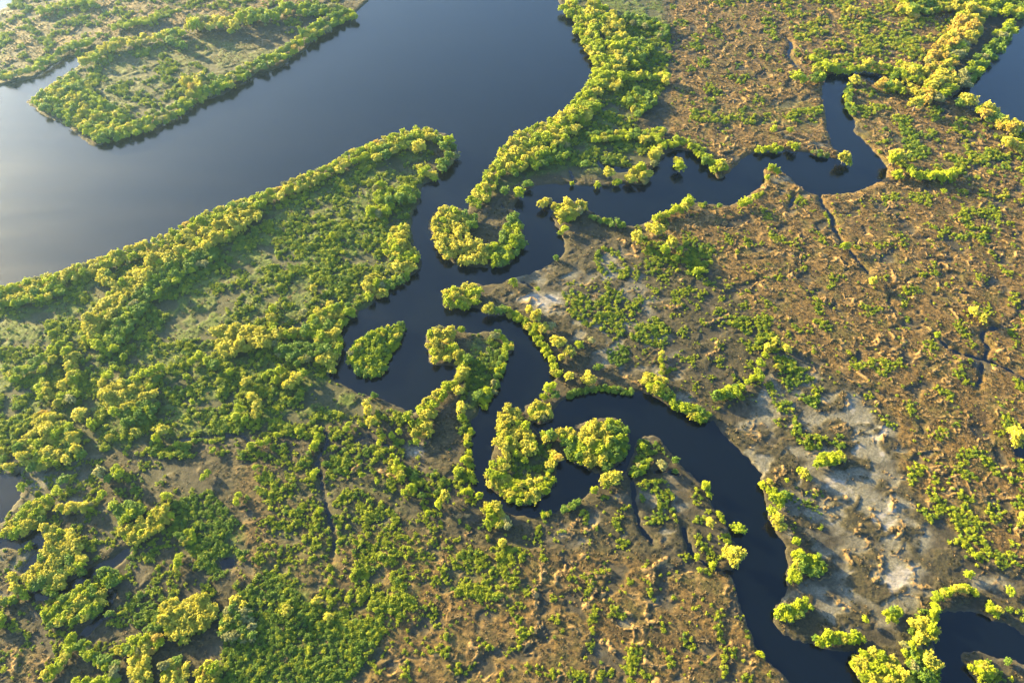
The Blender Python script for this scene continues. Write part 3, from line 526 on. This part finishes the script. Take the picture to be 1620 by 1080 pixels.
# ------------------------------------------------------------------ low scrub: (area, cover, radius m, colours lime/green/gold)
scr = []
BARE = [[(235,485),(300,467),(380,470),(370,500),(310,540),(245,545),(270,500)],[(0,505),(85,490),(60,540),(0,552)],[(370,402),(430,388),(445,420),(370,430)],[(620,245),(665,255),(640,283),(605,270)],[(480,612),(530,607),(625,650),(560,655),(480,650)],[(280,60),(420,35),(430,75),(330,110),(290,90)],[(180,95),(250,90),(240,130),(170,120)],[(790,300),(850,270),(900,290),(840,290)],[(700,660),(735,700),(720,760),(640,740),(640,700)],[(460,440),(470,480),(500,470)],[(100,640),(160,640),(140,690),(100,670)]]
BAREW = [world(b) for b in BARE]
def scrub(poly, cover, r=(.45,.95), wt=(.7,.3,0), clump=5.0, seed=0):
    r = (r[0]*.55, r[1]*.62)
    p = world(poly); lo, hi = p.min(0), p.max(0); rm = sum(r)/2
    n = int((hi-lo).prod()/(rm*rm*1.7)); c = rng.uniform(lo, hi, (n, 2)); c = c[inside(p, c[:,0], c[:,1])]
    x, y = c[:,0], c[:,1]
    nz = fbm(x/clump, y/clump, 71+seed, 3); order = np.sort(nz)
    if not len(nz): return
    thr = order[int(len(nz)*(1-min(cover, .999)))]
    keep = (nz + rng.normal(0, .12, len(nz)) > thr)
    if cover < .9: keep |= rng.random(len(nz)) < .012
    for b in BAREW: keep &= ~inside(b, x, y) | (rng.random(len(x)) < .06)
    keep &= samp(SD, x, y) > .3
    for a, b in zip(x[keep], y[keep]):
        scr.append((a, b, rng.uniform(*r), ('lime','green','gold')[pick(wt)]))
scrub([(-20,470),(250,395),(420,330),(600,240),(690,240),(650,330),(640,440),(540,500),(530,600),(640,660),(740,690),(740,800),(560,760),(420,730),(150,720),(-20,720)], .35, (.45,1.1), (.58,.42,0))
scrub([(430,370),(550,350),(580,420),(540,460),(430,440)], .6, (.5,1.0), (.45,.55,0)); scrub([(300,400),(380,370),(400,400),(300,450),(230,520),(190,580),(150,600),(160,550),(220,470)], .75, (.6,1.2), (.1,.9,0))  # second patch: shadow side of the golden belt, painted as green scrub
scrub([(340,600),(400,585),(480,600),(485,690),(420,690),(350,680)], .6, (.6,1.2), (.5,.5,0)); scrub([(345,1085),(360,960),(420,900),(500,960),(560,980),(600,1000),(590,1040),(540,1085)], .92, (.45,.9), (.25,.75,0))
scrub([(270,800),(330,775),(380,830),(350,860),(395,870),(385,890),(340,920),(310,890),(280,850)], .9, (.45,.9), (.15,.85,0)); scrub([(540,780),(600,780),(650,850),(660,960),(600,1010),(545,1040),(520,960),(510,900),(420,880),(440,830),(400,760),(470,730),(520,830)], .34, (.4,.95), (.85,.15,0), 4)
scrub([(740,870),(820,860),(835,900),(810,950),(760,950),(700,930),(690,900)], .5, (.4,.8), (.85,.15,0), 3); scrub([(400,720),(740,760),(800,830),(990,770),(1010,840),(1150,880),(1250,1085),(330,1085)], .09, (.3,.65), (.85,.15,0), 3)
scrub([(960,1030),(1080,1040),(1000,1085),(880,1085)], .25, (.35,.7), (.8,.2,0), 3); scrub([(560,900),(620,880),(660,960),(560,1050),(530,1000)], .6, (.4,.9), (.85,.15,0), 4)
scrub([(890,460),(960,455),(1060,520),(1060,560),(1000,540),(930,520),(900,500)], .62, (.4,.9), (.6,.4,0), 4); scrub([(960,555),(978,545),(995,555),(992,575),(975,583),(962,572)], .98, (.4,.7), (0,1,0)); one(947,582,7,'green')
scrub([(940,385),(980,400),(1000,440),(960,450),(940,420)], .45, (.4,.8), (.7,.3,0), 3); scrub([(1000,375),(1060,390),(1130,420),(1110,440),(1020,420)], .6, (.4,.9), (.6,.4,0), 4); scrub([(1080,385),(1130,388),(1125,415),(1085,410)], .95, (.4,.8), (.1,.9,0))
scrub([(1145,500),(1220,505),(1230,560),(1180,555)], .6, (.4,.8), (.7,.3,0), 3); scrub([(1220,560),(1260,575),(1300,620),(1290,650),(1240,620)], .7, (.5,.9), (.3,.7,0)); scrub([(1220,620),(1250,640),(1270,690),(1330,690),(1340,710),(1280,715),(1225,670)], .65, (.5,.9), (.5,.5,0))
scrub([(1000,310),(1640,300),(1640,760),(1440,700),(1230,560),(1000,480)], .07, (.3,.6), (.75,.25,0), 5, 3); scrub([(1430,720),(1640,700),(1640,900),(1540,900),(1440,800)], .28, (.35,.7), (.75,.25,0), 4); scrub([(1500,800),(1560,830),(1550,890),(1520,870)], .7, (.4,.8), (.85,.15,0), 3)
scrub([(905,20),(1060,40),(1060,130),(1000,200),(1050,225),(1000,270),(860,260),(900,190),(950,140)], .6, (.5,1.0), (.5,.5,0)); scrub([(1090,175),(1200,185),(1300,170),(1300,195),(1200,200),(1090,195)], .5, (.5,.9), (.8,.2,0), 4)
scrub([(1060,-10),(1540,-10),(1480,100),(1260,110),(1150,240),(1060,220)], .08, (.4,.8), (.5,.5,0), 6); scrub([(1230,-10),(1560,-10),(1480,100),(1270,100)], .32, (.5,1.0), (.45,.25,.3), 7); scrub([(1450,200),(1640,230),(1640,330),(1480,300)], .2, (.4,.9), (.5,.2,.3), 5)
scrub([(1350,60),(1440,50),(1440,90),(1350,90)], .45, (.5,.9), (.7,.3,0), 5)
scrub([(1350,130),(1420,150),(1500,180),(1640,220),(1640,300),(1500,290),(1400,260),(1360,210)], .22, (.4,.9), (.6,.4,0), 5); scrub([(1420,200),(1470,220),(1480,260),(1430,250)], .65, (.5,.9), (.2,.8,0)); scrub([(1500,330),(1580,330),(1580,390),(1500,380)], .4, (.4,.7), (.7,.3,0), 4)
scrub([(50,150),(130,80),(330,60),(330,130),(290,170),(170,215),(100,190)], .33, (.5,1.1), (.5,.5,0)); scrub([(-20,-10),(560,-10),(480,60),(300,30),(130,70),(60,110),(0,130)], .26, (.5,1.1), (.6,.4,0))
scrub([(1010,760),(1060,760),(1070,830),(1020,830)], .65, (.4,.8), (.6,.4,0), 4); scrub([(1010,690),(1060,710),(1050,745),(1000,745)], .55, (.4,.8), (.2,.8,0)); scrub([(1090,760),(1160,850),(1150,890),(1100,870)], .25, (.35,.7), (.8,.2,0), 3)
scrub([(1440,970),(1475,960),(1490,1085),(1400,1085)], .5, (.5,.9), (.3,.7,0)); scrub([(1530,1050),(1570,1045),(1600,1075),(1540,1085)], .55, (.4,.8), (.6,.4,0)); scrub([(1580,960),(1640,970),(1640,985),(1590,980)], .6, (.4,.8), (.2,.8,0))
scrub([(-20,730),(270,730),(350,900),(330,1000),(170,990),(-20,1085)], .10, (.4,.8), (.6,.4,0), 4); scrub([(200,940),(260,930),(265,1000),(210,995)], .8, (.5,.9), (.15,.85,0)); scrub([(0,600),(130,560),(150,700),(0,700)], .4, (.5,1.0), (.5,.5,0))
scrub([(745,530),(785,535),(800,560),(770,620),(760,680),(720,690),(735,600)], .65, (.4,.9), (.2,.8,0)); scrub([(800,720),(870,700),(880,740),(840,770),(790,760)], .4, (.4,.8), (.2,.8,0)); scrub([(1200,780),(1300,760),(1300,860),(1250,850)], .06, (.3,.6), (.5,.5,0))

# a fine low carpet between the bushes
scrub([(-20,470),(250,395),(420,330),(600,240),(690,240),(650,330),(640,440),(540,500),(530,600),(640,660),(740,690),(740,800),(560,760),(420,730),(150,720),(-20,720)], .14, (.28,.52), (.75,.25,0), 3, 5)
scrub([(420,720),(640,740),(700,850),(840,850),(840,960),(690,990),(600,1040),(500,960),(400,900)], .17, (.28,.5), (.85,.15,0), 3, 6)
scrub([(-20,720),(280,730),(360,860),(330,1000),(-20,1085)], .12, (.28,.5), (.75,.25,0), 3, 7)
scrub([(890,450),(1060,400),(1220,480),(1300,620),(1130,650),(1010,590)], .12, (.28,.5), (.7,.3,0), 3, 8)
# ------------------------------------------------------------------ landmarks that the labels name
LM = [('the pointed tip of the teardrop island',641,513),('the round lower end of the teardrop island',580,598),('the end of the U-shaped peninsula',750,422),('the left flank of the U-shaped peninsula',688,360),('the right flank of the U-shaped peninsula',826,370),
('the mouth where the creek leaves the wide river',725,270),('the right-hand tip of the near bank',718,235),('the narrow strait beside the U-shaped peninsula',655,350),('the top of the golden ridge on the left land',370,355),('the foot of the golden ridge on the left land',141,548),
('the middle of the golden ridge',240,425),('the left frame edge on the near river bank',2,460),('the pointed corner of the far island',45,157),('the lowest corner of the far island',155,228),('the inner end of the far inlet',120,92),('the pale clearing on the far island',370,75),
('the top end of the far river bank',575,5),('the top of the right river bank',885,3),('the bulge of the right river bank',942,110),('the bend halfway down the right river bank',845,205),('the small dark pond behind the right river bank',970,265),('the lone bush standing in the upper creek',1075,262),
('the spit reaching into the upper creek',1145,280),('the tree at the water under the loop',1338,250),('the top left corner of the creek loop',1308,117),('the dead-end arm of the creek loop',1433,134),('the outer elbow of the creek loop',1403,272),('the lower corner of the right lake',1503,157),
('the pale bare trunks at the top right',1505,5),('the curving sandy track at the top right',1475,35),('the bare headland in the upper creek',1220,268),('the ditch that drains into the loop',1300,310),('the pale tree standing at the creek mouth',860,321),('the bare bank inside the hook bend',890,395),
('the tip of the blunt peninsula',703,475),('the pale mud behind the blunt peninsula',860,475),('the outside of the round bend',883,593),('the round dark green thicket',978,565),('the neck of land above the C-shaped peninsula',852,650),('the top of the J-shaped peninsula',693,517),
('the right point of the J-shaped peninsula',813,550),('the inner bay of the lagoon',720,585),('the bottom of the lagoon',640,650),('the left corner of the lagoon',522,592),('the pinkish mud below the lagoon',665,712),('the big round clump on the C-shaped peninsula',960,700),
('the bottom of the C-shaped peninsula',830,798),('the left side of the C-shaped peninsula',770,750),('the lowest point of the meander',835,817),('the wedge of land in the big channel',1027,690),('the long thicket on the outer channel bank',1070,645),('the bush standing in the big channel',1170,836),
('the golden tree on the channel bank',1163,880),('the bare corner of the big channel',1203,750),('the notch in the channel bank',1237,855),('the foot of the sandy channel bank',1225,980),('the low hedge beside the last bend',1325,1015),('the mouth of the last bend',1350,1075),
('the top of the bottom-right pond',1527,967),('the point of land inside the bottom-right pond',1522,1035),('the large white mud flat',1420,925),('the upper white mud pool',1372,690),('the fork of the dark ditches',1557,570),('the right frame edge beside the tiny pool',1610,712),
('the crooked hedge on the right marsh',1205,580),('the top left pond',20,760),('the forked pond at the left edge',68,850),('the dark creek in the lower left',130,915),('the bottom left corner',0,1078),('the deep green thicket at the bottom',430,1030),
('the narrow dark channel at the lower left',515,800),('the small pool beside the green thicket',362,890),('the pale golden grove on the left land',385,535),('the grassy clearing on the left land',330,495),('the lower edge of the left land',390,692),('the scrub mound in the bottom middle',800,900),
('the tawny ridges in the bottom middle',850,980),('the bottom edge below the tawny ridges',900,1075),('the brown marsh at the right edge',1600,450),('the brown field at the top',1160,70),
('the big golden grove at the lower left',300,970),('the golden clump on the bottom edge',280,1068),('the foot of the narrow dark channel',523,890),('the lone bush beside the narrow dark channel',507,808),('the right edge of the deep green thicket',590,1015),
('the bottom edge right of the green thicket',660,1078),('the point where the channel leaves the picture',1253,1078),('the ditch below the wedge of land',1005,800),('the lower end of that wedge ditch',1033,860),('the golden clump at the meander bottom',780,815),
('the mouth of the forked ditch',1158,905),('the tawny ridge farthest left',735,848),('the pair of golden bushes in the bottom middle',510,962),('the bare bank below the lowest meander',920,800),('the lone golden bush near the green thicket',283,890),
('the bottom right corner',1618,1078),('the bottom middle of the frame',810,1078),('the golden bushes above the lowest meander',705,788),('the scattered lime bushes in the lower middle',640,900),('the left end of the green thicket',350,1060)]
ORD = ['', 'second', 'third', 'fourth', 'fifth', 'sixth', 'seventh', 'eighth', 'ninth', 'tenth', 'eleventh', 'twelfth', 'thirteenth', 'fourteenth', 'fifteenth', 'sixteenth', 'seventeenth', 'eighteenth', 'nineteenth', 'twentieth']
LP = np.array([(a, b) for _, a, b in LM], float)
def make_labels(px, cols, chosen, noun, words_of):
    """each chosen plant is named by its colour and by how close it is to the nearest landmark, counted among the large plants of that colour"""
    px = np.array(px); out = {}
    for c in set(cols):
        ids = np.array([i for i in sorted(chosen) if cols[i] == c])
        if not len(ids): continue
        d = np.hypot(px[ids,0][:,None]-LP[None,:,0], (px[ids,1][:,None]-LP[None,:,1]))
        rk = np.argsort(np.argsort(d, axis=0), axis=0)
        for row, i in enumerate(ids):
            if i not in chosen: continue
            sc = rk[row]*8 + d[row]*.2
            k = int(np.argmin(sc)); r = int(rk[row][k])
            o = ORD[r] if r < len(ORD) else str(r+1) + ('th' if (r+1) % 100 in (11,12,13) else {1:'st',2:'nd',3:'rd'}.get((r+1) % 10, 'th'))
            t = f"{words_of[c]} {noun}, {o+' ' if o else ''}closest to {LM[k][0]}"
            if len(t.replace('-', ' ').split()) > 16: t = t.replace('closest to', 'from', 1) if o else t
            if len(t.replace('-', ' ').split()) > 16: t = t.replace('closest to', 'from', 1)
            if len(t.replace('-', ' ').split()) > 16: t = t.replace('the ', '', 1)
            out[i] = t
    return out

# ------------------------------------------------------------------ trees: the largest stand alone, the rest of the thickets are one mass
def ground_z(x, y):
    i = min(max(int(np.searchsorted(xs, x)), 0), nx-1); j = min(max(int(np.searchsorted(ys, y)), 0), ny-1)
    return float(HH[j, i])
T = []
for x, y, r, c in trees:
    if not (-25 < x < 1645 and -25 < y < 1105): continue
    rm = r*depth(x, y)/FPX*1.12
    zc = 1.0*rm
    X, Y = at(x, y, zc)
    T.append((X, Y, rm, r, c, x, y))
inframe = [i for i, t in enumerate(T) if 3 < t[5] < 1617 and 3 < t[6] < 1077]
N_SOLO = 300
order = sorted(inframe, key=lambda i: -T[i][3])
solo = set(order[:N_SOLO])
WORD = {'gold': 'golden yellow', 'lime': 'bright yellow-green', 'green': 'deep green', 'amber': 'amber tinted', 'pale': 'pale grey-green'}
GRP = 'mangrove trees of the marsh'
lab = make_labels([(t[5], t[6]) for t in T], [t[4] for t in T], solo, 'mangrove', {k: 'large ' + v.replace('bright ', '') for k, v in WORD.items()})
protos = {}
for n_i, i in enumerate(sorted(solo)):
    X, Y, rm, r, c, px, py = T[i]
    k = (i*7) % 5
    root = bpy.data.objects.new('mangrove_tree', None); root.empty_display_size = .3; COL.objects.link(root)
    z0 = max(ground_z(X, Y), -.15)
    root.location = (X, Y, z0); root.rotation_euler = (0, 0, rng.uniform(0, 6.283))
    s = rm; root.scale = (s*rng.uniform(.85,1.3), s*rng.uniform(.8,1.1), s*rng.uniform(.8,1.3))
    root['label'] = lab[i]; root['category'] = 'tree'; root['group'] = GRP
    if (c, k) not in protos:
        a = bpy.data.objects.new('crown', CROWN[c][k]); b = bpy.data.objects.new('trunk', TRUNK[k % 3]); protos[(c, k)] = (a, b)
    else:
        a, b = (q.copy() for q in protos[(c, k)])
    for q in (a, b): COL.objects.link(q); q.parent = root
    a.location = (0, 0, 1.0); b.location = (0, 0, 0)

# ------------------------------------------------------------------ mass plants on points
def scatter(name, protos, pts, kind='stuff'):
    """pts rows: x, y, z, rotation, sx, sy, sz, index"""
    pts = np.array(pts, float)
    me = bpy.data.meshes.new(name); me.vertices.add(len(pts)); me.vertices.foreach_set('co', np.ascontiguousarray(pts[:, :3], np.float32).ravel())
    a = me.attributes.new('turn', 'FLOAT', 'POINT'); a.data.foreach_set('value', pts[:,3].astype(np.float32))
    a = me.attributes.new('size', 'FLOAT_VECTOR', 'POINT'); a.data.foreach_set('vector', np.ascontiguousarray(pts[:, 4:7], np.float32).ravel())
    a = me.attributes.new('sort', 'INT', 'POINT'); a.data.foreach_set('value', pts[:,7].astype(np.int32))
    src = bpy.data.collections.new(name + '_plants')
    for k, m in enumerate(protos): src.objects.link(bpy.data.objects.new(f'{name}_plant_{k:03d}', m))
    t = bpy.data.node_groups.new(name, 'GeometryNodeTree')
    t.interface.new_socket('Geometry', in_out='INPUT', socket_type='NodeSocketGeometry'); t.interface.new_socket('Geometry', in_out='OUTPUT', socket_type='NodeSocketGeometry')
    N = t.nodes.new; gi = N('NodeGroupInput'); go_ = N('NodeGroupOutput'); ip = N('GeometryNodeInstanceOnPoints'); ci = N('GeometryNodeCollectionInfo')
    ci.inputs['Collection'].default_value = src; ci.inputs['Separate Children'].default_value = True; ci.inputs['Reset Children'].default_value = True
    def na(n, ty):
        o = N('GeometryNodeInputNamedAttribute'); o.data_type = ty; o.inputs['Name'].default_value = n; return o.outputs[0]
    cx = N('ShaderNodeCombineXYZ')
    L = t.links.new
    L(na('turn', 'FLOAT'), cx.inputs['Z']); L(gi.outputs[0], ip.inputs['Points']); L(ci.outputs[0], ip.inputs['Instance'])
    ip.inputs['Pick Instance'].default_value = True; L(na('sort', 'INT'), ip.inputs['Instance Index']); L(cx.outputs[0], ip.inputs['Rotation']); L(na('size', 'FLOAT_VECTOR'), ip.inputs['Scale'])
    L(ip.outputs[0], go_.inputs[0])
    o = bpy.data.objects.new(name, me); COL.objects.link(o); md = o.modifiers.new('plants', 'NODES'); md.node_group = t
    o['kind'] = kind
    return o
pl = []; key = {}
for c in LEAF:
    for k in range(5): key[(c, k)] = len(pl); pl.append(CROWN[c][k])
rows = []
for i, (X, Y, rm, r, c, px, py) in enumerate(T):
    if i in solo: continue
    rows.append((X, Y, max(ground_z(X, Y), -.1)+rm*.98, rng.uniform(0, 6.283), rm*rng.uniform(.85,1.3), rm*rng.uniform(.8,1.1), rm*rng.uniform(.8,1.3), key[(c, (i*7) % 5)]))
o = scatter('mangrove_thicket', pl, rows)
o['label'] = 'dense band of smaller mangrove crowns lining the river banks and creek edges'; o['category'] = 'thicket'

# shrubs: the largest alone, the rest one mass
def seen(x, y):
    a, b = to_px(x, y, .4); return 4 < a < 1616 and 4 < b < 1076
SP = [to_px(x, y, .4) for x, y, r, c in scr]
tree_xy = np.array([(t[0], t[1], t[2]) for t in T])
def clear_of_trees(x, y): return np.all((tree_xy[:,0]-x)**2+(tree_xy[:,1]-y)**2 > (tree_xy[:,2]*.95)**2)
def big(i): return scr[i][2]/depth(*SP[i])
vis = sorted([i for i in range(len(scr)) if seen(*scr[i][:2])], key=lambda i: -big(i))
lone = []
for i in vis:
    if len(lone) >= 300: break
    if clear_of_trees(scr[i][0], scr[i][1]): lone.append(i)
lone = set(lone)
lab2 = make_labels(SP, [s[3] for s in scr], lone, 'shrub', {k: 'large ' + v.replace('bright ', '') for k, v in WORD.items()})
sproto = {}
for i in sorted(lone):
    x, y, r, c = scr[i]; k = i % 4
    if (c, k) in sproto: o = sproto[(c, k)].copy()
    else: o = sproto[(c, k)] = bpy.data.objects.new('marsh_shrub', SHRUB[c][k])
    COL.objects.link(o); o.location = (x, y, ground_z(x, y)+r*.45); o.rotation_euler = (0, 0, rng.uniform(0, 6.283)); o.scale = (r*1.15, r*1.05, r*rng.uniform(.9, 1.3))
    o['label'] = lab2[i]; o['category'] = 'shrub'; o['group'] = 'low shrubs scattered over the marsh'
pl = []; key = {}
for c in SCRUB:
    for k in range(3): key[(c, k)] = len(pl); pl.append(SCRUB[c][k])
rows = [(x, y, ground_z(x, y)+r*.35, rng.uniform(0, 6.283), r*rng.uniform(.9,1.2), r*rng.uniform(.9,1.2), r*rng.uniform(.8,1.3), key[(c, i % 3)]) for i, (x, y, r, c) in enumerate(scr) if i not in lone]
scatter('scrub_cover', pl, rows)

# dry grass tufts over the turf
n = 150000
x = rng.uniform(-185, 185, n); y = rng.uniform(10, 240, n)
a_, b_ = 810 + FPX*x/(y*cp+CAM_H*sp), 540 - FPX*(y*sp-CAM_H*cp)/(y*cp+CAM_H*sp)
m = (a_ > -20) & (a_ < 1640) & (b_ > -20) & (b_ < 1100)
x, y = x[m], y[m]
h, d, tf, mu, ru, gr = terrain(x, y); rgp = ridge_out[-1]
keep = (d > .4) & (rng.random(len(x)) < (.12+.88*tf)*(.35+.65*np.clip(ru+.2, 0, 1))*(1-.7*np.clip(mu, 0, 1)) + 1.2*rgp)
rows = []
for X, Y, Z, R, Q in zip(x[keep], y[keep], h[keep], ru[keep], rgp[keep]):
    k = 0 if rng.random() < R*.75 else 2
    if rng.random() < .22 + 1.2*Q: k = 1
    s = rng.uniform(.14, .34)*(1+.7*min(Q, 1)); rows.append((X, Y, Z-.03, rng.uniform(0, 6.283), s*1.5, s*1.5, s, k))
scatter('dry_grass', TUFT, rows)

# ------------------------------------------------------------------ evening haze over the marsh
hz = bpy.data.materials.new('haze'); hz.use_nodes = True; hz.node_tree.nodes.clear()
ho = hz.node_tree.nodes.new('ShaderNodeOutputMaterial'); hv = hz.node_tree.nodes.new('ShaderNodeVolumePrincipled')
hv.inputs['Color'].default_value = (.34,.60,1,1); hv.inputs['Density'].default_value = HAZE; hv.inputs['Anisotropy'].default_value = .78
hz.node_tree.links.new(hv.outputs[0], ho.inputs['Volume'])
hb = np.array([(X, Y, Z) for Z in (-2.3, 122) for Y in (-12000, 12500) for X in (-12500, 12500)], float)
hm = mesh_np('haze', hb, np.array([[0,2,3,1],[4,5,7,6],[0,1,5,4],[1,3,7,5],[3,2,6,7],[2,0,4,6]]), 4); hm.materials.append(hz)
hobj = bpy.data.objects.new('haze', hm); COL.objects.link(hobj); hobj['kind'] = 'stuff'

# bleached dead trees at the far right
for px, py, hh, ln, lb in [(1507,14,7,.12,'bleached dead trunk forking among green crowns near the top edge, leaning left'),(1524,8,6,-.08,'shorter bleached dead trunk right beside the leaning one near the top edge'),(1583,14,7,.2,'bleached bare tree standing nearest the right lake at the top edge')]:
    X, Y = at(px, py, 0)
    me = trunk_mesh('dead_tree', sn.m, px, limbs=6, top=1.1, r0=.035)
    o = bpy.data.objects.new('dead_tree', me); COL.objects.link(o); o.location = (X, Y, ground_z(X, Y)); o.scale = (hh*.8, hh*.8, hh); o.rotation_euler = (0, ln, 1)
    o['label'] = lb; o['category'] = 'dead tree'; o['group'] = 'bleached dead trees'
print('TREES', len(T), 'SCRUB', len(scr), 'TUFTS', len(rows), 'GROUND', len(co))
